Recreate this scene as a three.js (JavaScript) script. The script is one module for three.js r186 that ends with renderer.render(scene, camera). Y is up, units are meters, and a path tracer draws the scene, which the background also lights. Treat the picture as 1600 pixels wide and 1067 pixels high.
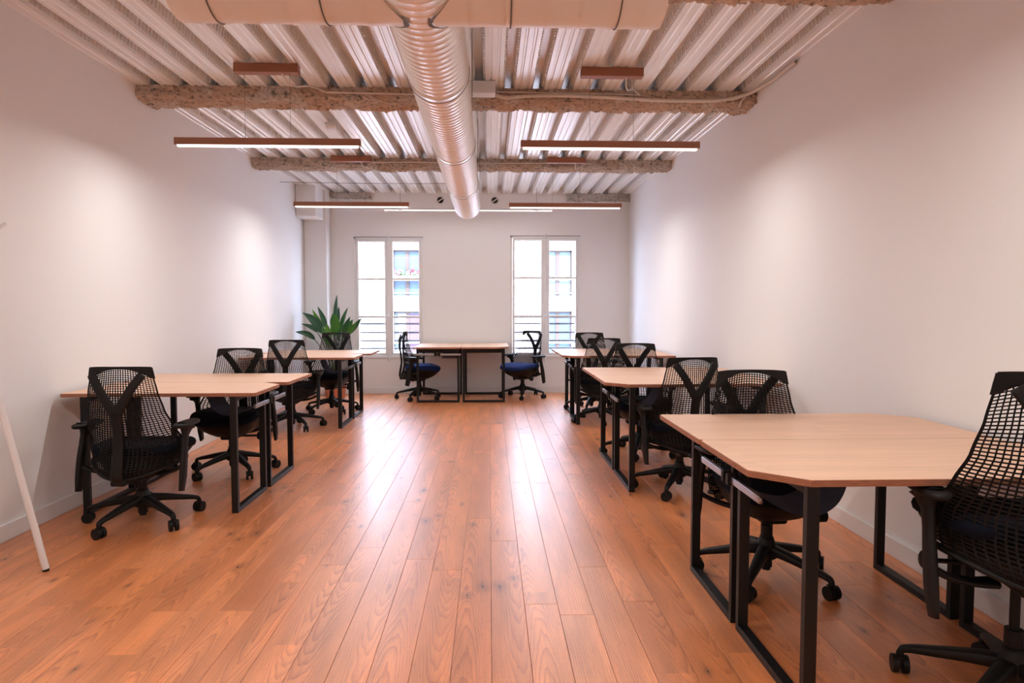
import * as THREE from 'three';
import { mergeGeometries } from 'three/addons/utils/BufferGeometryUtils.js';
import { RoundedBoxGeometry } from 'three/addons/geometries/RoundedBoxGeometry.js';
import { RectAreaLightUniformsLib } from 'three/addons/lights/RectAreaLightUniformsLib.js';

// ---------------------------------------------------------------- camera, sky, sun, exposure
const scene = new THREE.Scene();
const FOCAL = 1040, EYE = 1.28;                                   // focal length in pixels of the 1600 x 1067 frame
const camera = new THREE.PerspectiveCamera(2 * Math.atan(533.5 / FOCAL) * 180 / Math.PI, 1600 / 1067, 0.05, 200);
camera.position.set(0, EYE, 0);
camera.rotation.order = 'YXZ';
camera.rotation.set(-Math.atan(53.5 / FOCAL), -Math.atan(35 / FOCAL), 0);
const renderer = new THREE.WebGLRenderer({ antialias: true });
renderer.toneMapping = THREE.LinearToneMapping;
renderer.toneMappingExposure = 1.27;
renderer.shadowMap.enabled = true;
RectAreaLightUniformsLib.init();
scene.background = new THREE.Color().setRGB(10.5, 13, 18);    // bright even sky over the street
const sun = new THREE.DirectionalLight(new THREE.Color().setRGB(1, 0.93, 0.88), 12);
sun.position.set(6, 22, 12); sun.target.position.set(0, 0, -18);
sun.castShadow = true;
Object.assign(sun.shadow.camera, { left: -25, right: 25, top: 25, bottom: -25, near: 1, far: 80 });
sun.shadow.mapSize.set(2048, 2048);
scene.add(sun, sun.target);
const LAMP_POWER = 108, LAMP_TINT = [1, 0.965, 0.935];               // linear pendants: luminance and colour

// ---------------------------------------------------------------- helpers
let seed = 20240517;
const rnd = () => { seed |= 0; seed = seed + 0x6D2B79F5 | 0; let t = Math.imul(seed ^ seed >>> 15, 1 | seed); t = t + Math.imul(t ^ t >>> 7, 61 | t) ^ t; return ((t ^ t >>> 14) >>> 0) / 4294967296; };
const rr = (a, b) => a + (b - a) * rnd();
const V = (x, y, z) => new THREE.Vector3(x, y, z);
const lerp = (a, b, t) => a + (b - a) * t;
const clamp = (x, a = 0, b = 1) => Math.min(b, Math.max(a, x));
const smooth = (a, b, x) => { const t = clamp((x - a) / (b - a)); return t * t * (3 - 2 * t); };
const h2 = (x, y, s) => { let n = Math.imul(x, 374761393) + Math.imul(y, 668265263) + Math.imul(s, 1274126177) | 0; n = Math.imul(n ^ n >>> 13, 1274126177); return ((n ^ n >>> 16) >>> 0) / 4294967296; };
function noise(x, y, s = 0) {
  const xi = Math.floor(x), yi = Math.floor(y), xf = x - xi, yf = y - yi, u = xf * xf * (3 - 2 * xf), v = yf * yf * (3 - 2 * yf);
  return lerp(lerp(h2(xi, yi, s), h2(xi + 1, yi, s), u), lerp(h2(xi, yi + 1, s), h2(xi + 1, yi + 1, s), u), v);
}
const fbm = (x, y, s = 0, o = 4) => { let a = 0, w = 0.5, t = 0; for (let i = 0; i < o; i++) { a += w * noise(x, y, s + i * 17); t += w; w *= 0.5; x *= 2.03; y *= 2.03; } return a / t; };
const curve = (pts) => (x) => {                                    // piecewise smooth lookup table, pts sorted by x
  if (x <= pts[0][0]) return pts[0][1];
  for (let i = 1; i < pts.length; i++) if (x <= pts[i][0]) return lerp(pts[i - 1][1], pts[i][1], smooth(pts[i - 1][0], pts[i][0], x) * 0.35 + 0.65 * (x - pts[i - 1][0]) / (pts[i][0] - pts[i - 1][0]));
  return pts[pts.length - 1][1];
};
const lin = (r, g, b) => new THREE.Color().setRGB(r, g, b);
const mat = (color, roughness = 0.6, extra = {}) => new THREE.MeshStandardMaterial({ color, roughness, ...extra });
const taken = {};
const numbered = (n) => { const k = taken[n] = (taken[n] ?? -1) + 1; return k ? n + '_' + String(k).padStart(3, '0') : n; };
function mesh(name, geo, m, parent) {
  const list = Array.isArray(geo) ? geo : [geo];
  const g = list.length === 1 ? list[0] : mergeGeometries(list.map((q) => { const c = q.index ? q.toNonIndexed() : q.clone(); for (const k of Object.keys(c.attributes)) if (!['position', 'normal', 'uv'].includes(k)) c.deleteAttribute(k); return c; }));
  const o = new THREE.Mesh(g, m);
  o.name = parent ? name : numbered(name);
  o.castShadow = o.receiveShadow = true;
  (parent ?? scene).add(o);
  return o;
}
function tag(o, label, category, group) { o.userData.label = label; o.userData.category = category; if (group) o.userData.group = group; return o; }
function thing(name, label, category, [x, y, z] = [0, 0, 0], turn = 0, group) {
  const o = new THREE.Group(); o.name = numbered(name); scene.add(o);
  o.position.set(x, y, z); o.rotation.y = turn;
  return tag(o, label, category, group);
}
function struct(name, label, category) { const o = new THREE.Group(); o.name = name; taken[name] ??= 0; scene.add(o); tag(o, label, category); o.userData.kind = 'structure'; return o; }
const box = (x0, x1, y0, y1, z0, z1) => new THREE.BoxGeometry(x1 - x0, y1 - y0, z1 - z0).translate((x0 + x1) / 2, (y0 + y1) / 2, (z0 + z1) / 2);
const rbox = (x0, x1, y0, y1, z0, z1, r = 0.003, s = 2) => new RoundedBoxGeometry(Math.abs(x1 - x0), Math.abs(y1 - y0), Math.abs(z1 - z0), s, r).translate((x0 + x1) / 2, (y0 + y1) / 2, (z0 + z1) / 2);
const tube = (pts, r, seg = 32, n = 8) => new THREE.TubeGeometry(new THREE.CatmullRomCurve3(pts.map((p) => V(...p))), seg, r, n);
const cyl = (r, h, n = 24, r2 = r) => new THREE.CylinderGeometry(r2, r, h, n);
// grid of points f(i, j) -> Vector3, turned into a surface
function grid(ni, nj, f, closeI = false) {
  const pos = [], uv = [], idx = [];
  for (let j = 0; j <= nj; j++) for (let i = 0; i <= ni; i++) { const p = f(i / ni, j / nj); pos.push(p.x, p.y, p.z); uv.push(i / ni, j / nj); }
  for (let j = 0; j < nj; j++) for (let i = 0; i < ni; i++) { const a = j * (ni + 1) + i, b = a + 1, c = a + ni + 1, d = c + 1; idx.push(a, b, d, a, d, c); }
  const g = new THREE.BufferGeometry();
  g.setAttribute('position', new THREE.Float32BufferAttribute(pos, 3)); g.setAttribute('uv', new THREE.Float32BufferAttribute(uv, 2)); g.setIndex(idx);
  g.computeVertexNormals();
  if (closeI) {                                                    // weld the seam's normals
    const n = g.attributes.normal;
    for (let j = 0; j <= nj; j++) { const a = j * (ni + 1), b = a + ni, v = V(n.getX(a) + n.getX(b), n.getY(a) + n.getY(b), n.getZ(a) + n.getZ(b)).normalize(); n.setXYZ(a, v.x, v.y, v.z); n.setXYZ(b, v.x, v.y, v.z); }
  }
  return g;
}
// a bar swept along points: half widths a (along side) and b (across), superelliptic section, closed ends
function sweep(pts, a, b, side, { n = 10, seg = 16, power = 3 } = {}) {
  const c = new THREE.CatmullRomCurve3(pts.map((p) => V(...p)), false, 'centripetal'), S = V(...side).normalize();
  const at = (arr, t) => { if (typeof arr === 'number') return arr; const x = t * (arr.length - 1), i = Math.min(arr.length - 2, Math.floor(x)); return lerp(arr[i], arr[i + 1], x - i); };
  return grid(n, seg + 2, (u, vv) => {
    const k = Math.round(vv * (seg + 2)), end = k === 0 || k === seg + 2, t = clamp((k - 1) / seg), p = c.getPoint(t), d = c.getTangent(t);
    const s = S.clone().addScaledVector(d, -S.dot(d)).normalize(), q = new THREE.Vector3().crossVectors(d, s).normalize();
    const th = u * Math.PI * 2, cx = Math.cos(th), cy = Math.sin(th), f = end ? 0.02 : 1;
    const ex = Math.sign(cx) * Math.abs(cx) ** (2 / power), ey = Math.sign(cy) * Math.abs(cy) ** (2 / power);
    return p.addScaledVector(s, ex * at(a, t) * f).addScaledVector(q, ey * at(b, t) * f);
  }, true);
}
// stacked superelliptic sections: rows of [y, halfWidth, halfDepth, centreZ], capped; bend(p) may move points
function loft(rows, { n = 36, power = 3, bend } = {}) {
  const R = [[rows[0][0], 0.001, 0.001, rows[0][3]], ...rows, [rows[rows.length - 1][0], 0.001, 0.001, rows[rows.length - 1][3]]];
  return grid(n, R.length - 1, (u, v) => {
    const [y, w, d, z] = R[Math.round(v * (R.length - 1))], th = -u * Math.PI * 2, c = Math.cos(th), s = Math.sin(th);
    const p = V(Math.sign(c) * Math.abs(c) ** (2 / power) * w, y, z + Math.sign(s) * Math.abs(s) ** (2 / power) * d);
    if (bend) bend(p);
    return p;
  }, true);
}
function dataTexture(w, h, f, srgb = true) {
  const d = new Uint8Array(w * h * 4);
  for (let y = 0; y < h; y++) for (let x = 0; x < w; x++) { const c = f(x / w, y / h), k = (y * w + x) * 4; d[k] = clamp(c[0]) * 255; d[k + 1] = clamp(c[1]) * 255; d[k + 2] = clamp(c[2]) * 255; d[k + 3] = 255; }
  const t = new THREE.DataTexture(d, w, h); t.magFilter = THREE.LinearFilter; t.minFilter = THREE.LinearMipmapLinearFilter; t.generateMipmaps = true;
  t.wrapS = t.wrapT = THREE.RepeatWrapping; if (srgb) t.colorSpace = THREE.SRGBColorSpace; t.needsUpdate = true;
  return t;
}

// ---------------------------------------------------------------- materials
const M = {};
M.wall = mat(lin(0.87, 0.865, 0.86), 0.92);
M.trim = mat(lin(0.84, 0.835, 0.83), 0.5);
M.deck = mat(lin(0.90, 0.885, 0.87), 0.36, { metalness: 0.24 });
M.duct = new THREE.MeshPhysicalMaterial({ color: lin(0.88, 0.86, 0.84), roughness: 0.33, metalness: 0.4, clearcoat: 0.25, clearcoatRoughness: 0.3 });
M.ductPlain = mat(lin(0.84, 0.78, 0.72), 0.5);
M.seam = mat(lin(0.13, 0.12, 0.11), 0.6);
const dull = (c, roughness, specularIntensity) => new THREE.MeshPhysicalMaterial({ color: c, roughness, specularIntensity });
M.black = dull(lin(0.007, 0.006, 0.006), 0.5, 0.5);
M.blackPlastic = dull(lin(0.008, 0.0068, 0.0064), 0.5, 0.5);
M.strand = dull(lin(0.006, 0.005, 0.005), 0.6, 0.4);
M.seatFabric = new THREE.MeshPhysicalMaterial({ color: lin(0.0045, 0.0058, 0.012), roughness: 0.9, specularIntensity: 0.3 });
M.seatLit = new THREE.MeshPhysicalMaterial({ color: lin(0.014, 0.032, 0.13), roughness: 0.9, specularIntensity: 0.3 });  // lit copy of the seat fabric: window light painted in as brighter blue
M.steel = dull(lin(0.007, 0.0065, 0.0065), 0.45, 0.6);
M.sling = mat(lin(0.036, 0.046, 0.08), 0.85);
M.rodLight = mat(lin(0.40, 0.42, 0.46), 0.32, { metalness: 1 });
M.lampBody = mat(lin(0.36, 0.165, 0.10), 0.45);
M.canopyWood = mat(lin(0.33, 0.13, 0.07), 0.55);
M.wire = mat(lin(0.12, 0.11, 0.1), 0.5);
M.cable = mat(lin(0.72, 0.64, 0.57), 0.6);
M.white = mat(lin(0.78, 0.77, 0.76), 0.45);
M.glow = new THREE.MeshStandardMaterial({ color: 0xffffff, roughness: 0.6, emissive: lin(...LAMP_TINT), emissiveIntensity: 1.6 });
M.glass = new THREE.MeshPhysicalMaterial({ color: 0xffffff, roughness: 0.0, transmission: 1, thickness: 0, ior: 1.45 });
M.terracotta = mat(lin(0.50, 0.17, 0.08), 0.8);
M.soil = mat(lin(0.04, 0.028, 0.02), 0.95);

// oak planks: six boards of 0.143 x 2.4 m, grain along v
function plankTexture(s) {
  const knots = [], kn = [1, 0, 2, 1, 0, 1, 0, 3][s];
  for (let i = 0; i < kn; i++) knots.push([0.02 + 0.103 * h2(i, s, 5), 0.2 + 2.0 * h2(i, s, 6), 0.006 + 0.010 * h2(i, s, 7)]);
  const a0 = 0.02 + 0.10 * h2(1, s, 8), straight = s === 1 || s === 4;
  return dataTexture(192, 2048, (u, v) => {
    const a = u * 0.143, l = v * 2.4;
    let push = 0, core = 0, halo = 0, streak = 0;
    for (const [ka, kl, kr] of knots) {
      const wob = 0.6 + 0.8 * noise(a * 210 + s, l * 120, s + 3), dx = (a - ka) / kr, dl = (l - kl) / (kr * 1.7), d = Math.sqrt(dx * dx + dl * dl);
      push += 0.6 * Math.exp(-d * d / 9);
      core = Math.max(core, 1 - smooth(0.2 * wob, 0.62 * wob, d)); halo = Math.max(halo, Math.exp(-d * d / 6) * (0.35 + 0.65 * noise(a * 70, l * 16, s + 4)));
      streak = Math.max(streak, Math.exp(-(((a - ka - 0.004 * (noise(l * 9, 1, s) - 0.5)) / 0.0022) ** 2)) * Math.exp(-Math.abs(l - kl) / 0.05) * 0.6);
    }
    const da = a - a0, wig = fbm(a * 38, l * 3.6, s + 40, 3);
    const phase = (straight ? 105 * a + 3.2 * fbm(l * 0.8, a * 4, s + 30, 3) : 11 * (95 * da * da + 0.62 * l + 0.5 * fbm(l * 1.7, a * 5, s + 30, 3))) + 1.1 * wig + 1.6 * push;
    const fr = phase - Math.floor(phase), late = fr * fr * fr * (1 - smooth(0.94, 1, fr)), amp = 0.35 + 0.9 * fbm(a * 16, l * 2.1, s + 45, 3);
    const pore = noise(a * 1100, l * 30, s + 50), cloud = fbm(a * 12, l * 1.9, s + 60, 4), fine = noise(a * 420, l * 7, s + 52);
    const k = 1.03 - 0.19 * late * amp - 0.10 * smooth(0.68, 0.95, pore) - 0.30 * (cloud - 0.45) - 0.07 * (fine - 0.5);
    const dark = clamp(0.40 * halo + 0.92 * core + 0.55 * streak), sat = 1 - 0.10 * late * amp;
    const mixc = (p, q) => lerp(p * k, q, dark);
    return [mixc(0.87, 0.20), mixc(0.555 * sat, 0.10), mixc(0.335 * sat, 0.06)];
  });
}
M.planks = [];
for (let s = 0; s < 8; s++) {
  const map = plankTexture(s);
  for (const t of [[1, 1, 1], [0.91, 0.885, 0.86], [1.05, 1.06, 1.07]]) M.planks.push(new THREE.MeshPhysicalMaterial({ map, color: lin(...t), roughness: 0.36, clearcoat: 0.6, clearcoatRoughness: 0.3 }));
}
// beech-coloured desk veneer, grain along u
const deskMap = dataTexture(1024, 512, (u, v) => {
  const f = fbm(u * 2.5, v * 60, 3, 4), g = noise(u * 14, v * 420, 4), w = fbm(u * 3, v * 9, 9, 3);
  const k = 1 - 0.09 * (f - 0.5) - 0.07 * (g - 0.5) - 0.06 * (w - 0.5);
  return [0.905 * k, 0.745 * k, 0.625 * k];
});
M.deskTop = new THREE.MeshPhysicalMaterial({ map: deskMap, roughness: 0.45, clearcoat: 0.15, clearcoatRoughness: 0.35 });
M.deskEdge = new THREE.MeshStandardMaterial({ roughness: 0.65, map: dataTexture(256, 64, (u, v) => { const k = 0.88 + 0.16 * noise(u * 40, Math.floor(v * 7) * 3.1, 2) + (Math.floor(v * 7) % 2 ? -0.1 : 0.04); return [0.70 * k, 0.47 * k, 0.35 * k]; }) });
M.canopyWood.map = null;

// ---------------------------------------------------------------- the room
const X0 = -2.66, X1 = 2.08, ZB = -9.91, ZN = 2.6, FLAT = 2.95, TOP = 3.06;
{
  const floor = struct('floor', 'oiled oak plank floor with dark knots', 'floor');
  mesh('subfloor', box(X0 - 0.25, X1 + 0.25, -0.3, -0.016, ZB - 0.3, ZN + 0.25), mat(lin(0.12, 0.07, 0.04), 0.9), floor);
  const W = 0.143;
  for (let k = -19; k < 15; k++) {
    const xa = Math.max(X0, 0.005 + k * W), xb = Math.min(X1, 0.005 + (k + 1) * W);
    if (xb - xa < 0.01) continue;
    let z = ZN + rr(0, 1.4);
    while (z > ZB) {
      const len = rr(1.75, 2.4), za = Math.max(ZB, z - len), zb = Math.min(ZN, z);
      z -= len;
      if (zb - za < 0.02) continue;
      const g = new RoundedBoxGeometry(xb - xa - 0.0012, 0.016, zb - za - 0.0014, 1, 0.0011).translate((xa + xb) / 2, -0.008, (za + zb) / 2);
      const p = g.attributes.position, uv = g.attributes.uv, off = rr(0, 2.4), flip = rnd() < 0.5;
      for (let i = 0; i < p.count; i++) { const a = (p.getX(i) - xa) / W, l = (p.getZ(i) - za + off) / 2.4; uv.setXY(i, flip ? 1 - a : a, flip ? l : -l); }
      mesh('plank', g, M.planks[Math.floor(rnd() * M.planks.length)], floor);
    }
  }
}
const TH = 0.28;
{
  const w = struct('wall_left', 'smooth white painted side wall beside the coat stand', 'wall');
  mesh('plaster', box(X0 - TH, X0, -0.3, TOP + 0.1, ZB - TH, ZN + TH), M.wall, w);
  const r = struct('wall_right', 'smooth white painted side wall behind the chamfered desks', 'wall');
  mesh('plaster', box(X1, X1 + TH, -0.3, TOP + 0.1, ZB - TH, ZN + TH), M.wall, r);
  const n = struct('wall_near', 'white end wall facing the windows', 'wall');
  mesh('plaster', box(X0, X1, -0.3, TOP + 0.1, ZN, ZN + TH), M.wall, n);
}
// back wall with two window openings
const WIN = [[-1.99, -0.98, 0.53, 2.305], [0.31, 1.345, 0.53, 2.33]];
{
  const w = struct('wall_back', 'white window wall at the end of the room', 'wall');
  const [a, b] = WIN, z0 = ZB - TH, z1 = ZB;
  mesh('plaster', [box(X0, a[0], -0.3, TOP + 0.1, z0, z1), box(a[1], b[0], -0.3, TOP + 0.1, z0, z1), box(b[1], X1, -0.3, TOP + 0.1, z0, z1),
    box(a[0], a[1], -0.3, a[2], z0, z1), box(a[0], a[1], a[3], TOP + 0.1, z0, z1), box(b[0], b[1], -0.3, b[2], z0, z1), box(b[0], b[1], b[3], TOP + 0.1, z0, z1)], M.wall, w);
  const c = struct('pillar', 'white boxed pillar with a deeper box under the ceiling, behind the plant', 'pillar');
  mesh('shaft', rbox(X0, -2.33, 0, TOP, -9.68, ZB, 0.02, 3), M.wall, c);
  mesh('upper_box', rbox(X0, -2.375, 2.52, TOP, -9.3, ZB, 0.02, 3), M.wall, c);
}
for (const [name, label, g] of [
  ['baseboard_left', 'white baseboard along the coat stand wall', rbox(X0, X0 + 0.015, 0, 0.095, -9.68, ZN, 0.004)],
  ['baseboard_right', 'white baseboard along the wall behind the chamfered desks', rbox(X1 - 0.015, X1, 0, 0.095, ZB, ZN, 0.004)],
  ['baseboard_back', 'white baseboard under the two windows', rbox(-2.33, X1 - 0.015, 0, 0.095, ZB, ZB + 0.015, 0.004)]]) {
  const o = tag(mesh(name, g, M.trim), label, 'baseboard'); o.userData.kind = 'structure';
}
// ceiling: ribbed steel deck, one sheet trough per rib, and the slab above it
{
  const c = struct('ceiling', 'white ribbed steel deck ceiling with embossed flutes', 'ceiling');
  mesh('slab', box(X0 - TH, X1 + TH, TOP, TOP + 0.25, ZB - TH, ZN + TH), M.wall, c);
  const P = 0.222, prof = [[0, 0], [0.026, 0], [0.032, 0.006], [0.042, 0.006], [0.048, 0], [0.08, 0], [0.086, 0.006], [0.096, 0.006], [0.102, 0], [0.128, 0], [0.142, 0.088], [0.208, 0.088], [0.222, 0]];
  const bumps = [];
  for (let k = 0; k < 22; k++) {
    const x = X0 - 0.03 + k * P, pos = [], nor = [], uv = [];
    for (let i = 1; i < prof.length; i++) {
      const [xa, ya] = prof[i - 1], [xb, yb] = prof[i], A = [x + xa, FLAT + ya], B = [x + xb, FLAT + yb], L = Math.hypot(xb - xa, yb - ya), nx = (yb - ya) / L, ny = -(xb - xa) / L;
      if (A[0] >= X1) continue;
      const q = [[A, ZN], [A, ZB], [B, ZB], [A, ZN], [B, ZB], [B, ZN]];
      for (const [p, z] of q) { pos.push(Math.min(X1, Math.max(X0, p[0])), p[1], z); nor.push(nx, ny, 0); uv.push(p[0], z); }
    }
    const g = new THREE.BufferGeometry();
    g.setAttribute('position', new THREE.Float32BufferAttribute(pos, 3)); g.setAttribute('normal', new THREE.Float32BufferAttribute(nor, 3)); g.setAttribute('uv', new THREE.Float32BufferAttribute(uv, 2));
    mesh('deck_panel', g, M.deck, c);
    for (const [bx, tilt] of [[0.137, -1], [0.213, 1]]) for (let z = -2.8; z > ZB; z -= 0.042) { const xx = x + bx; if (xx > X0 + 0.02 && xx < X1 - 0.02) bumps.push([xx, FLAT + 0.044, z, tilt]); }
  }
  const inst = new THREE.InstancedMesh(new THREE.BoxGeometry(0.016, 0.05, 0.017), M.deck, bumps.length), m4 = new THREE.Matrix4(), q = new THREE.Quaternion();
  bumps.forEach(([x, y, z, t], i) => { q.setFromAxisAngle(V(0, 0, 1), t * 0.158); inst.setMatrixAt(i, m4.compose(V(x, y, z), q, V(1, 1, 1))); });
  inst.name = 'flute_embossing'; inst.userData.kind = 'stuff'; inst.castShadow = inst.receiveShadow = true; c.add(inst);
}
// rough plaster beams
function roughBeam(label, xa, xb, zFront, zFar, yTop, yBot, s, tone) {
  const path = [[zFront, yTop - 0.002], [zFront, yBot + 0.012], [zFront - 0.02, yBot], [zFar + 0.02, yBot], [zFar, yBot + 0.015], [zFar, yTop - 0.002]], cum = [0];
  for (let i = 1; i < path.length; i++) cum.push(cum[i - 1] + Math.hypot(path[i][0] - path[i - 1][0], path[i][1] - path[i - 1][1]));
  const T = cum[cum.length - 1], cz = (zFront + zFar) / 2, NI = Math.round((xb - xa) * 150), NJ = 64;
  const g = grid(NI, NJ, (u, v) => {
    const d = v * T; let i = 1; while (i < path.length - 1 && cum[i] < d) i++;
    const t = (d - cum[i - 1]) / (cum[i] - cum[i - 1]), z = lerp(path[i - 1][0], path[i][0], t), y = lerp(path[i - 1][1], path[i][1], t), x = lerp(xa, xb, u);
    const n1 = fbm(x * 9, d * 14, s, 3) - 0.5, n2 = fbm(x * 52, d * 70, s + 40, 3) - 0.5, n3 = Math.abs(fbm(x * 20, d * 34, s + 80, 3) - 0.5);
    const amp = 0.045 * n1 + 0.03 * n2 - 0.045 * n3, dir = V(0, y - yTop - 0.03, (z - cz) * 0.8).normalize();
    return V(x + 0.02 * n2, y, z).addScaledVector(dir, amp + 0.012);
  });
  const p = g.attributes.position, col = [];
  for (let i = 0; i < p.count; i++) {
    const x = p.getX(i), y = p.getY(i), z = p.getZ(i), a = fbm(x * 6, (y + z) * 8, s + 5, 4), b = fbm(x * 46, (y * 1.3 + z) * 60, s + 9, 3), hole = 0.8 * smooth(0.66, 0.76, b), pale = smooth(0.50, 0.66, a);
    const base = [lerp(tone[0], 0.62, pale * 0.7), lerp(tone[1], 0.57, pale * 0.7), lerp(tone[2], 0.52, pale * 0.7)], k = lerp(1.25 - 0.6 * b, 0.2, hole);
    col.push(base[0] * k, base[1] * k, base[2] * k);
  }
  g.setAttribute('color', new THREE.Float32BufferAttribute(col, 3));
  const o = mesh('ceiling_beam', g, new THREE.MeshStandardMaterial({ vertexColors: true, roughness: 0.95 }));
  tag(o, label, 'beam'); o.userData.kind = 'structure';
  return o;
}
roughBeam('rough broken plaster beam above the branching duct collar', X0, X1, -3.25, -3.5, 2.96, 2.86, 5, [0.58, 0.43, 0.33]);
roughBeam('rough brown plaster beam with pale cables along it', X0, X1, -5.2, -5.46, 2.96, 2.862, 11, [0.56, 0.41, 0.31]);
roughBeam('rough grey-brown plaster beam by the second row of pendant lamps', X0, X1, -7.62, -7.87, 2.96, 2.862, 23, [0.54, 0.45, 0.37]);
roughBeam('strip of bare rough plaster beside the boxed pillar', -2.4, -1.72, ZB + 0.05, ZB, 2.955, 2.875, 31, [0.48, 0.46, 0.42]);
roughBeam('strip of bare rough plaster over the window without flowers', 1.14, X1, ZB + 0.05, ZB, 2.955, 2.85, 37, [0.48, 0.46, 0.42]);

// ---------------------------------------------------------------- windows
function makeWindow(n, [xa, xb, ya, yb], label, muntins) {
  const w = struct('window_' + n, label, 'window'), z = ZB, mid = (xa + xb) / 2;
  // fixed frame set in the opening
  mesh('window_frame', [rbox(xa, xa + 0.028, ya, yb, z - 0.07, z + 0.012), rbox(xb - 0.028, xb, ya, yb, z - 0.07, z + 0.012), rbox(xa, xb, yb - 0.028, yb, z - 0.07, z + 0.012), rbox(xa, xb, ya, ya + 0.03, z - 0.07, z + 0.02)], M.trim, w);
  mesh('head_shade_strip', rbox(xa - 0.004, xb + 0.004, yb - 0.002, yb + 0.009, z - 0.01, z + 0.003, 0.001), M.seam, w);  // dark strip painted in place of the shadow gap above the frame
  for (const s of [-1, 1]) {
    const c = new THREE.Group(); c.name = 'casement'; w.add(c);
    const p0 = s < 0 ? xa + 0.031 : mid + 0.003, p1 = s < 0 ? mid - 0.003 : xb - 0.031, q0 = ya + 0.033, q1 = yb - 0.031, st = s < 0 ? [0.034, 0.058] : [0.058, 0.034];
    mesh('stile', rbox(p0, p0 + st[0], q0, q1, z - 0.05, z + 0.008, 0.005), M.trim, c);
    mesh('stile', rbox(p1 - st[1], p1, q0, q1, z - 0.05, z + 0.008, 0.005), M.trim, c);
    mesh('rail', rbox(p0 + st[0], p1 - st[1], q1 - 0.036, q1, z - 0.05, z + 0.006, 0.004), M.trim, c);
    mesh('rail', rbox(p0 + st[0], p1 - st[1], q0, q0 + 0.04, z - 0.05, z + 0.006, 0.004), M.trim, c);
    for (const m of muntins) mesh('muntin', rbox(p0 + st[0], p1 - st[1], m - 0.014, m + 0.014, z - 0.042, z, 0.004), M.trim, c);
    const ys = [q0 + 0.04, ...muntins, q1 - 0.036];
    for (let i = 1; i < ys.length; i++) mesh('pane', new THREE.PlaneGeometry(p1 - p0 - st[0] - st[1], ys[i] - ys[i - 1] - 0.026).translate((p0 + st[0] + p1 - st[1]) / 2, (ys[i] + ys[i - 1]) / 2, z - 0.022), M.glass, c);
  }
  mesh('bolt_rod', [rbox(mid - 0.012, mid + 0.012, ya + 0.02, yb - 0.01, z + 0.008, z + 0.02, 0.005), cyl(0.011, 0.10, 12).translate(mid, ya - 0.01, z + 0.02), cyl(0.012, 0.08, 12).translate(mid, yb - 0.005, z + 0.02)], M.trim, w);
  mesh('bolt_handle', [new THREE.SphereGeometry(0.016, 14, 10).translate(mid, ya + 0.62, z + 0.045), cyl(0.007, 0.03, 10).rotateX(Math.PI / 2).translate(mid, ya + 0.62, z + 0.03)], M.trim, w);
  mesh('bolt_catch', [rbox(mid - 0.025, mid + 0.012, ya - 0.05, ya - 0.03, z, z + 0.025, 0.004)], M.trim, w);
  for (const hx of [xa + 0.006, xb - 0.006]) for (const hy of [ya + 0.35, (ya + yb) / 2 + 0.1, yb - 0.3]) mesh('hinge', cyl(0.008, 0.09, 10).translate(hx, hy, z + 0.016), M.trim, w);
}
makeWindow(1, WIN[0], 'white casement window with a flower box across the street behind it', [1.14, 1.695]);
makeWindow(2, WIN[1], 'white casement window with no flowers behind it', [1.147, 1.716]);
WIN.forEach(([xa, xb], i) => {
  const t = thing('window_railing', i ? 'dark iron guard railing outside the window without flowers' : 'dark iron guard railing outside the window facing the flower box', 'railing', [0, 0, 0]);
  for (const y of [1.13, 1.03, 0.897, 0.77, 0.655]) mesh('bar', rbox(xa - 0.02, xb + 0.02, y - 0.014, y + 0.014, ZB - 0.262, ZB - 0.236, 0.003), mat(lin(0.07, 0.065, 0.075), 0.6), t);
  for (const x of [xa + 0.002, xb - 0.002]) mesh('post', rbox(x - 0.012, x + 0.012, 0.58, 1.16, ZB - 0.258, ZB - 0.24, 0.003), mat(lin(0.09, 0.085, 0.09), 0.6), t);
});

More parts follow.
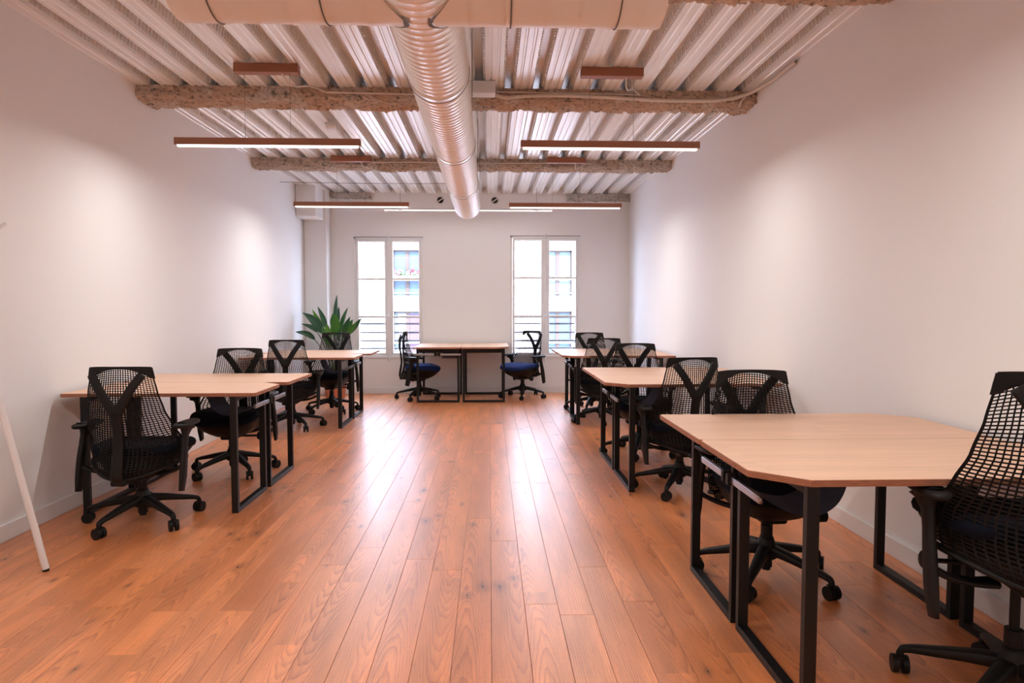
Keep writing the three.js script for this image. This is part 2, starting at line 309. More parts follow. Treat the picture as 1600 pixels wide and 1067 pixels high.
// ---------------------------------------------------------------- across the street
{
  const ZF = -26, t = thing('apartment_building', 'pale pink plastered apartment building across the street', 'building', [0, 0, 0]);
  const plaster = mat(lin(0.64, 0.57, 0.55), 0.95), cream = mat(lin(0.62, 0.59, 0.61), 0.9), frameWood = mat(lin(0.055, 0.035, 0.027), 0.8), blue = mat(lin(0.035, 0.06, 0.092), 0.6), blue2 = mat(lin(0.06, 0.09, 0.115), 0.6);
  const openings = [];
  for (const cx of [-3.2, 2.67]) for (const [y0, y1] of [[1.72, 3.5], [-0.75, 1.12], [-3.3, -1.4], [4.3, 6.1], [6.9, 8.6]]) openings.push([cx - 0.56, cx + 0.56, y0, y1]);
  for (const cx of [-9.1, 8.5]) for (const [y0, y1] of [[1.72, 3.5], [-0.75, 1.12]]) openings.push([cx - 0.56, cx + 0.56, y0, y1]);
  const shape = new THREE.Shape([[-16, -4.2], [16, -4.2], [16, 9.5], [-16, 9.5]].map((p) => new THREE.Vector2(...p)));
  for (const [a, b, c, d] of openings) shape.holes.push(new THREE.Path([[a, c], [a, d], [b, d], [b, c]].map((p) => new THREE.Vector2(...p))));
  mesh('wall', new THREE.ExtrudeGeometry(shape, { depth: 0.35, bevelEnabled: false }).translate(0, 0, ZF - 0.35), plaster, t);
  mesh('core', box(-16, 16, -4.2, 9.5, ZF - 3, ZF - 0.36), mat(lin(0.3, 0.3, 0.34), 0.9), t);
  for (const y of [1.42, -1.08, 4.0, 6.55]) mesh('string_course', rbox(-16, 16, y, y + 0.2, ZF, ZF + 0.12, 0.02), cream, t);
  openings.forEach(([a, b, c, d], i) => {
    const w = new THREE.Group(); w.name = 'window'; t.add(w);
    const m = (a + b) / 2, z = ZF - 0.2;
    mesh('surround', [box(a - 0.14, a, c - 0.1, d + 0.14, ZF, ZF + 0.05), box(b, b + 0.14, c - 0.1, d + 0.14, ZF, ZF + 0.05), box(a, b, d, d + 0.14, ZF, ZF + 0.05), box(a - 0.16, b + 0.16, c - 0.12, c, ZF, ZF + 0.14)], cream, w);
    mesh('window_frame', [box(a, a + 0.06, c, d, z - 0.05, z + 0.03), box(b - 0.06, b, c, d, z - 0.05, z + 0.03), box(a, b, d - 0.06, d, z - 0.05, z + 0.03), box(m - 0.07, m + 0.07, c, d, z - 0.05, z + 0.04)], frameWood, w);
    for (const [p, q] of [[a + 0.06, m - 0.07], [m + 0.07, b - 0.06]]) mesh('pane', box(p, q, c, d - 0.06, z - 0.03, z - 0.01), i % 2 ? blue2 : blue, w);
    if (i === 1) { mesh('curtain', box(m + 0.08, b - 0.07, c, d - 0.1, z, z + 0.02), mat(lin(0.08, 0.045, 0.065), 0.9), w); mesh('shutter', box(a + 0.2, m - 0.08, c, d - 0.1, z, z + 0.02), cream, w); }
    mesh('guard_rail', [box(a, b, c + 0.1, c + 0.14, ZF - 0.06, ZF - 0.02), box(a, b, c + 0.62, c + 0.68, ZF - 0.06, ZF - 0.02)], i % 2 ? cream : mat(lin(0.45, 0.47, 0.5), 0.7), w);
  });
  const fb = thing('flower_box', 'window box of pink and white flowers across the street', 'flower box', [-3.2, 2.3, ZF + 0.12]);
  mesh('planter', rbox(-0.54, 0.54, 0, 0.2, -0.1, 0.1, 0.01), mat(lin(0.42, 0.2, 0.15), 0.8), fb);
  const green = mat(lin(0.06, 0.14, 0.05), 0.8), pinks = [mat(lin(0.10, 0.02, 0.025), 0.8), mat(lin(0.14, 0.13, 0.12), 0.8), mat(lin(0.12, 0.045, 0.05), 0.8)];
  for (let i = 0; i < 26; i++) { const x = rr(-0.52, 0.52); mesh('flower_head', new THREE.IcosahedronGeometry(rr(0.045, 0.075), 1).translate(x, rr(0.22, 0.42), rr(-0.08, 0.14)), pinks[i % 3], fb); if (i % 2) mesh('leaf_clump', new THREE.IcosahedronGeometry(rr(0.06, 0.09), 1).translate(rr(-0.52, 0.52), rr(0.17, 0.3), rr(-0.08, 0.1)), green, fb); }
  const st = struct('street', 'grey street between the two buildings', 'street');
  mesh('asphalt', box(-30, 30, -4.4, -4.2, ZF, ZB - TH), mat(lin(0.32, 0.31, 0.31), 0.95), st);
}

// ---------------------------------------------------------------- ducts and ceiling fittings
{
  const DX = -0.275, DY = 2.55, R = 0.16, z0 = -1.0, z1 = -8.43, L = z0 - z1;
  const d = thing('spiral_duct', 'large pale spiral air duct running toward the windows with two side branches', 'duct', [DX, DY, 0]);
  const NL = 2000, pitch = 0.058;
  mesh('duct_tube', grid(40, NL, (u, v) => {
    const z = z0 - v * L, th = u * Math.PI * 2, ph = (((z / pitch + u) % 1) + 1) % 1;
    const ridge = Math.exp(-(((ph - 0.5) / 0.12) ** 2)) * 0.005;
    return V(Math.cos(th) * (R + ridge), Math.sin(th) * (R + ridge), z);
  }, true), M.duct, d);
  mesh('duct_lip', new THREE.TorusGeometry(R, 0.006, 8, 48).translate(0, 0, z1), M.duct, d);
  for (const z of [-3.65, -5.22, -6.87]) {
    mesh('coupling', cyl(R + 0.008, 0.05, 48).rotateX(Math.PI / 2).translate(0, 0, z), M.duct, d);
    mesh('coupling_seam', new THREE.TorusGeometry(R + 0.008, 0.0028, 6, 48).translate(0, 0, z - 0.025), M.seam, d);
  }
  for (const s of [-1, 1]) {
    const len = s < 0 ? 0.93 : 0.955, b = new THREE.Group(); b.name = 'branch'; d.add(b); const zb = -2.68;
    const rb = R - 0.002, prof = [[0.06, rb]];
    for (const x of [0.2, 0.335, 0.37, 0.5, 0.63, 0.76, 0.87]) prof.push([x - 0.006, rb], [x, rb + 0.004], [x + 0.006, rb]);
    prof.push([len, rb], [len, rb - 0.004], [len - 0.001, 0.001]);
    mesh('branch_tube', new THREE.LatheGeometry(prof.map(([x, r]) => new THREE.Vector2(r, x)), 48).rotateZ(-s * Math.PI / 2).translate(0, 0, zb), M.ductPlain, b);
    for (const x of [0.36, 0.78]) mesh('branch_band', new THREE.TorusGeometry(rb + 0.002, 0.003, 6, 48).rotateY(Math.PI / 2).translate(s * x, 0, zb), M.seam, b);
    mesh('saddle', grid(64, 2, (u, v) => { const a = u * Math.PI * 2, rr2 = rb + 0.003 + v * 0.004, y = Math.sin(a) * rr2, z = Math.cos(a) * rr2, rx = Math.sqrt(Math.max(0.0004, (R + 0.008) ** 2 - Math.min(y * y, (R + 0.008) ** 2))); return V(s * (rx + 0.004), y, zb + z); }), M.seam, b);
  }
  for (const z of [-4.1, -6.0, -7.3]) for (const s of [-1, 1]) mesh('hanger_wire', cyl(0.0025, FLAT - DY, 6).translate(s * (R + 0.012), (FLAT - DY) / 2, z), M.wire, d);
}
// linear pendants: body, glowing strip, canopy box on the deck, suspension wires, feed cord
const lampLabel = {
  '-4.73,-1': 'copper linear pendant lamp on the coat stand side, before the brown beam', '-4.73,1': 'copper linear pendant lamp before the brown beam, on the chamfered desks side',
  '-7.52,-1': 'copper linear pendant lamp hung toward the pillar and plant', '-7.52,1': 'copper linear pendant lamp hung toward the window without flowers',
  '-1.9,-1': 'copper linear pendant lamp beside the duct branches, coat stand side', '-1.9,1': 'copper linear pendant lamp beside the duct branches, chamfered desk side',
  '0.93,-1': 'copper linear pendant lamp by the end wall, coat stand side', '0.93,1': 'copper linear pendant lamp by the end wall, chamfered desk side' };
for (const z of [-4.73, -7.52, -1.9, 0.93]) for (const s of [-1, 1]) {
  const [xa, xb] = s < 0 ? [-2.165, -0.895] : [0.22, 1.485], Y = 2.42, cx = (xa + xb) / 2;
  const t = thing('pendant_lamp', lampLabel[z + ',' + s], 'lamp', [cx, Y, z], 0, 'copper linear pendants');
  const hl = (xb - xa) / 2;
  mesh('lamp_body', [rbox(-hl, hl, 0.018, 0.026, -0.022, 0.022, 0.002), rbox(-hl, hl, -0.022, 0.02, -0.022, -0.017, 0.002), rbox(-hl, hl, -0.022, 0.02, 0.017, 0.022, 0.002), rbox(-hl, -hl + 0.012, -0.022, 0.02, -0.02, 0.02, 0.002), rbox(hl - 0.012, hl, -0.022, 0.02, -0.02, 0.02, 0.002)], M.lampBody, t);
  mesh('light_strip', rbox(-hl + 0.016, hl - 0.016, -0.034, 0.012, -0.016, 0.016, 0.006), M.glow, t);
  const area = new THREE.RectAreaLight(lin(...LAMP_TINT), LAMP_POWER, 2 * hl - 0.04, 0.032);
  area.position.set(cx, Y - 0.037, z); area.lookAt(cx, Y - 2, z); scene.add(area);
  const ccx = (s < 0 ? -1.53 : 0.86) - cx, top = FLAT - Y;
  const can = mesh('canopy', rbox(ccx - 0.218, ccx + 0.218, top - 0.062, top - 0.002, -0.035, 0.035, 0.003), M.canopyWood, t);
  mesh('suspension_wire', cyl(0.0012, top - 0.08, 5).translate(ccx + 0.155, (top - 0.062 + 0.026) / 2, 0), M.wire, t);
  mesh('suspension_wire', cyl(0.0012, top - 0.026, 5).translate(ccx - 0.155, (top + 0.026) / 2, 0), M.wire, t);
  if (z < -4) mesh('feed_cord', tube([[ccx + 0.10, top - 0.058, 0], [ccx + 0.13, top - 0.10, -0.12], [ccx + 0.22, top - 0.05, -0.3 * (z > -6 ? 1 : 0.2)], [ccx + 0.3, top - 0.045, z > -6 ? -0.44 : -0.085]], 0.006, 24, 6), M.cable, t);
}
{
  // long white rod lamp over the desks between the windows
  const t = thing('linear_lamp', 'long white hanging rod lamp in front of the window wall', 'lamp', [-0.29, 2.645, -9.4]);
  mesh('rod', [cyl(0.014, 2.36, 12).rotateZ(Math.PI / 2), ...[-0.95, 0.95].map((x) => cyl(0.02, 0.05, 12).rotateZ(Math.PI / 2).translate(x, 0, 0))], M.white, t);
  mesh('light_strip', rbox(-1.17, 1.17, -0.022, -0.008, -0.011, 0.011, 0.004), new THREE.MeshStandardMaterial({ color: 0xffffff, emissive: lin(1, 0.96, 0.97), emissiveIntensity: 1.1 }), t);
  const area = new THREE.RectAreaLight(lin(1, 0.97, 0.98), 22, 2.3, 0.02); area.position.set(-0.29, 2.62, -9.4); area.lookAt(-0.29, 0, -9.4); scene.add(area);
  for (const x of [-0.95, 0.95]) mesh('suspension_wire', cyl(0.002, FLAT - 2.645, 5).translate(x, (FLAT - 2.645) / 2, 0), M.wire, t);
  // round vents in the window wall
  for (const [x, l] of [[-0.721, 'round dark vent in the wall on the flower window side'], [0.079, 'round dark vent in the wall on the plain window side']]) {
    const v = thing('wall_vent', l, 'vent', [x, 2.852, ZB]);
    mesh('rim', new THREE.TorusGeometry(0.052, 0.008, 8, 28).translate(0, 0, 0.005), M.white, v);
    mesh('duct_hole', cyl(0.05, 0.008, 28).rotateX(Math.PI / 2).translate(0, 0, 0.004), mat(lin(0.02, 0.018, 0.016), 0.8), v);
    mesh('damper_blade', rbox(-0.046, 0.046, -0.008, 0.008, 0.008, 0.014, 0.002).rotateZ(0.6), M.white, v);
  }
  const sd = thing('smoke_detector', 'round white smoke detector on the ribbed ceiling', 'detector', [-1.44, FLAT, -6.2]);
  mesh('base', cyl(0.055, 0.016, 28).translate(0, -0.008, 0), M.white, sd);
  mesh('cover', loft([[-0.05, 0.028, 0.028, 0], [-0.044, 0.04, 0.04, 0], [-0.02, 0.05, 0.05, 0], [-0.014, 0.05, 0.05, 0]], { power: 2, n: 24 }), M.white, sd);
  const jb = thing('junction_box', 'white junction box beside the duct at the brown beam', 'box', [-0.04, FLAT, -5.06]);
  mesh('housing', rbox(-0.11, 0.085, -0.085, -0.002, -0.06, 0.06, 0.006), M.white, jb);
  mesh('lid', rbox(-0.105, 0.08, -0.09, -0.084, -0.056, 0.056, 0.003), M.white, jb);
  // cables clipped to the beams
  const zc = -5.17, cab = (label, pts, r) => tag(mesh('electric_cable', tube(pts, r, 90, 7), M.cable), label, 'cable');
  cab('pale cable from the junction box along the brown beam to the wall', [[0.04, 2.90, zc], [0.12, 2.875, zc + 0.01], [0.24, 2.885, zc + 0.01], [0.5, 2.895, zc + 0.01], [0.9, 2.885, zc + 0.01], [1.4, 2.865, zc + 0.01], [1.8, 2.875, zc + 0.015], [1.95, 2.9, zc + 0.05], [2.05, 2.925, -4.9], [2.062, 2.93, -4.5]], 0.013);
  cab('thin pale cable from a lamp canopy along the brown beam to the duct', [[-1.23, 2.905, zc], [-1.0, 2.9, zc + 0.005], [-0.6, 2.895, zc + 0.005], [-0.15, 2.893, zc + 0.005]], 0.007);
  cab('thin pale cable running above the thick one on the brown beam', [[0.05, 2.92, zc], [0.5, 2.915, zc + 0.005], [0.9, 2.912, zc + 0.005], [1.15, 2.905, zc + 0.008]], 0.006);
  cab('short cable end hanging by the wall on the brown beam', [[1.97, 2.895, zc + 0.02], [1.94, 2.865, zc + 0.02], [1.935, 2.83, -5.18]], 0.008);
  cab('pale cable along the grey-brown beam behind the duct', [[-1.3, 2.9, -7.59], [-0.8, 2.905, -7.59], [-0.2, 2.895, -7.59], [0.3, 2.9, -7.59], [0.65, 2.905, -7.59]], 0.007);
  tag(mesh('catenary_wire', tube([[-2.65, 2.86, -8.6], [-1.8, 2.852, -8.6], [-1.1, 2.85, -8.6], [-0.45, 2.856, -8.6]], 0.003, 60, 5), M.wire), 'thin taut wire strung under the ceiling by the pillar', 'wire');
  const so = thing('wall_socket', 'white wall socket under the desks between the windows', 'socket', [-0.33, 0.34, ZB]);
  mesh('plate', rbox(-0.08, 0.08, -0.042, 0.042, 0, 0.01, 0.004), M.trim, so);
  for (const x of [-0.037, 0.037]) mesh('outlet', cyl(0.02, 0.004, 20).rotateX(Math.PI / 2).translate(x, 0, 0.011), M.white, so);
}

// ---------------------------------------------------------------- desks
// x0..x1, z0 (far) .. z1 (near); cut: the chamfered corner ('nl','nr','fl','fr'); frames stand along `axis` at both ends
const TOPY = 0.752, THICK = 0.022;
function desk(label, x0, x1, z0, z1, cut, ends, along, span, group = 'beech desks in pairs') {
  const cx = (x0 + x1) / 2, cz = (z0 + z1) / 2, t = thing('desk', label, 'desk', [cx, 0, cz], 0, group);
  const c = { fl: [x0, z0], fr: [x1, z0], nr: [x1, z1], nl: [x0, z1] }, order = ['nl', 'nr', 'fr', 'fl'], pts = [];
  for (const k of order) {
    const [x, z] = c[k], sx = x === x0 ? 1 : -1, sz = z === z0 ? 1 : -1, onX = k === 'nl' || k === 'fr';   // walking the outline
    const r = k === cut ? 0.13 : 0.014, a = [x, z + sz * r], b = [x + sx * (k === cut ? 0.145 : r), z];
    pts.push(...(onX ? [a, b] : [b, a]));
  }
  const shape = new THREE.Shape(pts.map(([x, z]) => new THREE.Vector2(x - cx, -(z - cz))));
  const g = new THREE.ExtrudeGeometry(shape, { depth: THICK - 0.004, bevelEnabled: true, bevelThickness: 0.002, bevelSize: 0.002, bevelSegments: 2, curveSegments: 4 });
  g.rotateX(-Math.PI / 2).translate(0, TOPY - THICK + 0.002, 0);
  const p = g.attributes.position, uv = g.attributes.uv, nn = g.attributes.normal, o = rr(0, 1), longX = (x1 - x0) > (z1 - z0);
  for (let i = 0; i < p.count; i++) {
    const along2 = longX ? p.getX(i) : p.getZ(i), across = longX ? p.getZ(i) : p.getX(i);
    if (Math.abs(nn.getY(i)) > 0.5) uv.setXY(i, along2 / 1.3 + o, across / 0.65 + o); else uv.setXY(i, (p.getX(i) + p.getZ(i)) * 1.3, (p.getY(i) - TOPY + THICK) / THICK);
  }
  mesh('tabletop', g, [M.deskTop, M.deskEdge], t);
  // two rectangular loop frames of flat black tube
  const w = 0.04, h = 0.028, uy = TOPY - THICK;
  for (const e of ends) {
    const f = new THREE.Group(); f.name = 'leg_frame'; t.add(f);
    const bar = (p0, p1, ya, yb) => along === 'z' ? rbox(e - cx, e + w - cx, ya, yb, p0 - cz, p1 - cz, 0.002) : rbox(p0 - cx, p1 - cx, ya, yb, e - cz, e + w - cz, 0.002);
    const [s0, s1] = span;
    mesh('leg', bar(s0, s0 + h, 0, uy), M.steel, f); mesh('leg', bar(s1 - h, s1, 0, uy), M.steel, f);
    mesh('foot_bar', bar(s0 + h, s1 - h, 0, h), M.steel, f); mesh('top_bar', bar(s0 + h, s1 - h, uy - h, uy), M.steel, f);
  }
  const [ea, eb] = ends, [s0, s1] = span;
  for (const q of [s0 + 0.12, s1 - 0.37]) mesh('apron_rail', along === 'z' ? rbox(ea + w - cx, eb - cx, uy - 0.025, uy, q - cz, q + 0.03 - cz, 0.002) : rbox(q - cx, q + 0.03 - cx, uy - 0.05, uy, ea + w - cz, eb - cz, 0.002), M.steel, t);
  if (along === 'x') mesh('end_apron', rbox(s0 + 0.03 - cx, s1 - 0.03 - cx, uy - 0.062, uy - 0.002, Math.max(ea, eb) + 0.012 - cz, Math.max(ea, eb) + 0.03 - cz, 0.002), M.steel, t);
  return t;
}
const RE = [0.975, 1.885], LE = [-2.509, -1.605];
desk('chamfered beech desk with its cut corner over the aisle, opposite the coat stand', 0.838, 2.05, -2.60, -1.98, 'nl', RE, 'z', [-2.556, -1.985]);
desk('beech desk joined behind the big chamfered desk opposite the coat stand', 0.838, 2.05, -3.235, -2.604, 'fr', RE, 'z', [-3.155, -2.606]);
desk('chamfered beech desk of the middle pair along the wall opposite the coat stand', 0.812, 2.03, -5.14, -4.515, 'nl', RE.map((x) => x - 0.012), 'z', [-5.09, -4.518]);
desk('straight-edged beech desk of the middle pair along the wall opposite the coat stand', 0.812, 2.03, -5.795, -5.144, 'fr', RE.map((x) => x - 0.012), 'z', [-5.715, -5.146]);
desk('beech desk under the plain window side, facing the middle pair', 0.80, 2.03, -7.80, -7.17, 'nl', RE.map((x) => x - 0.03), 'z', [-7.78, -7.181]);
desk('beech desk of that pair standing closest to the plain window', 0.79, 2.03, -8.455, -7.805, 'fr', RE.map((x) => x - 0.012), 'z', [-8.45, -7.807]);
desk('beech desk beside the coat stand with a chamfered inner corner', -2.63, -1.447, -4.735, -4.135, 'fr', LE, 'z', [-4.68, -4.137]);
desk('beech desk pushed against the back of the coat stand desk', -2.63, -1.425, -5.37, -4.739, 'nl', LE.map((x) => x + 0.005), 'z', [-5.302, -4.742]);
desk('beech desk across from the plant, on the coat stand wall', -2.63, -1.425, -7.64, -7.03, 'fr', LE.map((x) => x + 0.005), 'z', [-7.59, -7.032]);
desk('beech desk right in front of the potted plant', -2.63, -1.36, -8.28, -7.644, 'nl', LE.map((x) => x + 0.01), 'z', [-8.20, -7.646]);
desk('small beech desk between the windows, used by the blue-lit chair near the plant', -1.0, -0.388, -9.88, -8.80, 'fl', [-9.80, -8.97], 'x', [-0.981, -0.407]);
desk('small beech desk between the windows, used by the angled blue-lit chair', -0.384, 0.255, -9.88, -8.80, 'nr', [-9.80, -8.97], 'x', [-0.364, 0.205]);

// cloth slings held on a rod at the aisle end of each desk pair
function sling(label, x, y, z, turn, topX) {
  const t = thing('cloth_sling', label, 'sling', [x, y, z], turn, 'cloth slings under the desks');
  for (const s of [-1, 1]) mesh('rod', sweep([[0, 0, s * 0.035], [0, 0, s * 0.17], [0, 0, s * 0.315]], 0.008, 0.014, [1, 0, 0], { seg: 6, n: 16, power: 6 }), M.rodLight, t);
  mesh('clip', [rbox(-0.018, 0.016, -0.022, 0.022, -0.04, -0.012, 0.004), rbox(-0.018, 0.016, -0.022, 0.022, 0.012, 0.04, 0.004), rbox(0.012, 0.026, -0.012, 0.012, -0.036, 0.036, 0.003)], M.blackPlastic, t);
  const up = TOPY - THICK - y;
  for (const s of turn > 3 ? [-1] : [1]) {
    const prof = new THREE.CatmullRomCurve3([V(0.002, 0.012, 0), V(0.05, -0.018, 0), V(0.12, -0.05, 0), V(0.2, -0.058, 0), V(0.27, -0.02, 0), V(0.305, 0.05, 0), V(0.31, up, 0)]);
    const sheet = (off) => grid(24, 8, (u, v) => { const p = prof.getPoint(u), d = prof.getTangent(u); return V(p.x - d.y * off, p.y + d.x * off, s * (0.055 + v * 0.255)); });
    mesh('cloth', [sheet(0), sheet(-0.003)], M.sling, t);
  }
  return t;
}
sling('dark cloth sling on a rod at the big chamfered desk pair opposite the coat stand', 0.947, 0.606, -2.58, 0);
sling('dark cloth sling on a rod at the middle desk pair', 0.935, 0.60, -5.118, 0);
sling('dark cloth sling on a pale rod at the desk pair by the plain window', 0.922, 0.61, -7.79, 0);
sling('dark cloth sling on a pale rod at the desk pair beside the coat stand', -1.54, 0.63, -4.71, Math.PI);
sling('dark cloth sling on a pale rod at the desk pair by the potted plant', -1.535, 0.622, -7.62, Math.PI);
sling('dark cloth sling on a rod at the desk between the windows', -0.70, 0.648, -8.905, Math.PI / 2);

// ---------------------------------------------------------------- office chairs (forward = +z)
const halfW = curve([[0.30, 0.205], [0.33, 0.238], [0.38, 0.264], [0.44, 0.274], [0.5, 0.268], [0.6, 0.241], [0.7, 0.214], [0.8, 0.192], [0.9, 0.172], [0.945, 0.164]]);
const backZ = curve([[0.30, -0.24], [0.35, -0.25], [0.42, -0.228], [0.5, -0.214], [0.6, -0.222], [0.69, -0.233], [0.8, -0.231], [0.945, -0.222]]);
const wrap = curve([[0.30, 0.17], [0.4, 0.205], [0.5, 0.17], [0.6, 0.11], [0.7, 0.075], [0.8, 0.05], [0.945, 0.03]]);
const backP = (u, y) => V(u * halfW(y), y, backZ(y) + wrap(y) * u * u);
const yTopAt = (u) => 0.936 - 0.04 * u * u, yBotAt = (u) => 0.308 + 0.075 * u * u;
const backS = (u, t) => backP(u, lerp(yTopAt(u), yBotAt(u), t));
function strand(points, normals, a, b) {                          // rectangular thread through points
  const pos = [], idx = [], n = points.length;
  for (let i = 0; i < n; i++) {
    const d = points[Math.min(n - 1, i + 1)].clone().sub(points[Math.max(0, i - 1)]).normalize(), nn = normals[i], s = new THREE.Vector3().crossVectors(d, nn).normalize(), w = typeof a === 'number' ? a : a[i];
    for (const [p, q] of [[1, 1], [-1, 1], [-1, -1], [1, -1]]) { const v = points[i].clone().addScaledVector(s, p * w).addScaledVector(nn, q * b); pos.push(v.x, v.y, v.z); }
  }
  for (let i = 0; i < n - 1; i++) for (let k = 0; k < 4; k++) { const p = i * 4 + k, q = i * 4 + (k + 1) % 4; idx.push(p, q, q + 4, p, q + 4, p + 4); }
  const g = new THREE.BufferGeometry(); g.setAttribute('position', new THREE.Float32BufferAttribute(pos, 3)); g.setIndex(idx);
  const f = g.toNonIndexed(); f.computeVertexNormals(); f.setAttribute('uv', new THREE.Float32BufferAttribute(new Float32Array(f.attributes.position.count * 2), 2)); return f;
}
function backNormal(u, y) { const e = 0.004, du = backP(u + e, y).sub(backP(u - e, y)), dy = backP(u, y + e).sub(backP(u, y - e)); return new THREE.Vector3().crossVectors(du, dy).normalize(); }
function meshBack() {
  const parts = [], NV = 26, NR = 46;
  for (let i = 0; i <= NV; i++) {
    const u = -1 + 2 * i / NV, P = [], N = [], A = [];
    for (let k = 0; k <= 30; k++) { const t = k / 30, p = backS(u, t); P.push(p); N.push(backNormal(u, p.y)); A.push(lerp(0.0018, 0.0034, t) * (i === 0 || i === NV ? 2.0 : 1)); }
    parts.push(strand(P, N, A, 0.0022));
  }
  for (let k = 1; k < NR; k++) {
    const t = (k / NR) ** 1.06, P = [], N = [];
    for (let i = 0; i <= 22; i++) { const u = -1 + 2 * i / 22, p = backS(u, t); P.push(p); N.push(backNormal(u, p.y)); }
    parts.push(strand(P, N, lerp(0.0018, 0.0026, t), 0.0018));
  }
  return mergeGeometries(parts);
}
function backBand(yHi, yLo, th) {                                  // solid piece of the back between two heights, with thickness
  const outer = grid(28, 6, (a, b) => { const u = (a * 2 - 1) * 1.02, y = lerp(yHi(u), yLo(u), b); return backP(u, y).addScaledVector(backNormal(u, y), th); });
  const inner = grid(28, 6, (a, b) => { const u = (1 - a * 2) * 1.02, y = lerp(yHi(u), yLo(u), b); return backP(u, y).addScaledVector(backNormal(u, y), -th); });
  const rim = (yf) => { const P = [], N = []; for (let i = 0; i <= 28; i++) { const u = (-1 + i / 14) * 1.02, y = yf(u); P.push(backP(u, y)); N.push(backNormal(u, y)); } return strand(P, N, 0.004, th); };
  const s = (u) => { const P = [], N = []; for (let i = 0; i <= 4; i++) { const y = lerp(yHi(u), yLo(u), i / 4); P.push(backP(u, y)); N.push(backNormal(u, y)); } return strand(P, N, 0.005, th); };
  return [outer, inner, rim(yHi), rim(yLo), s(-1.02), s(1.02)];
}
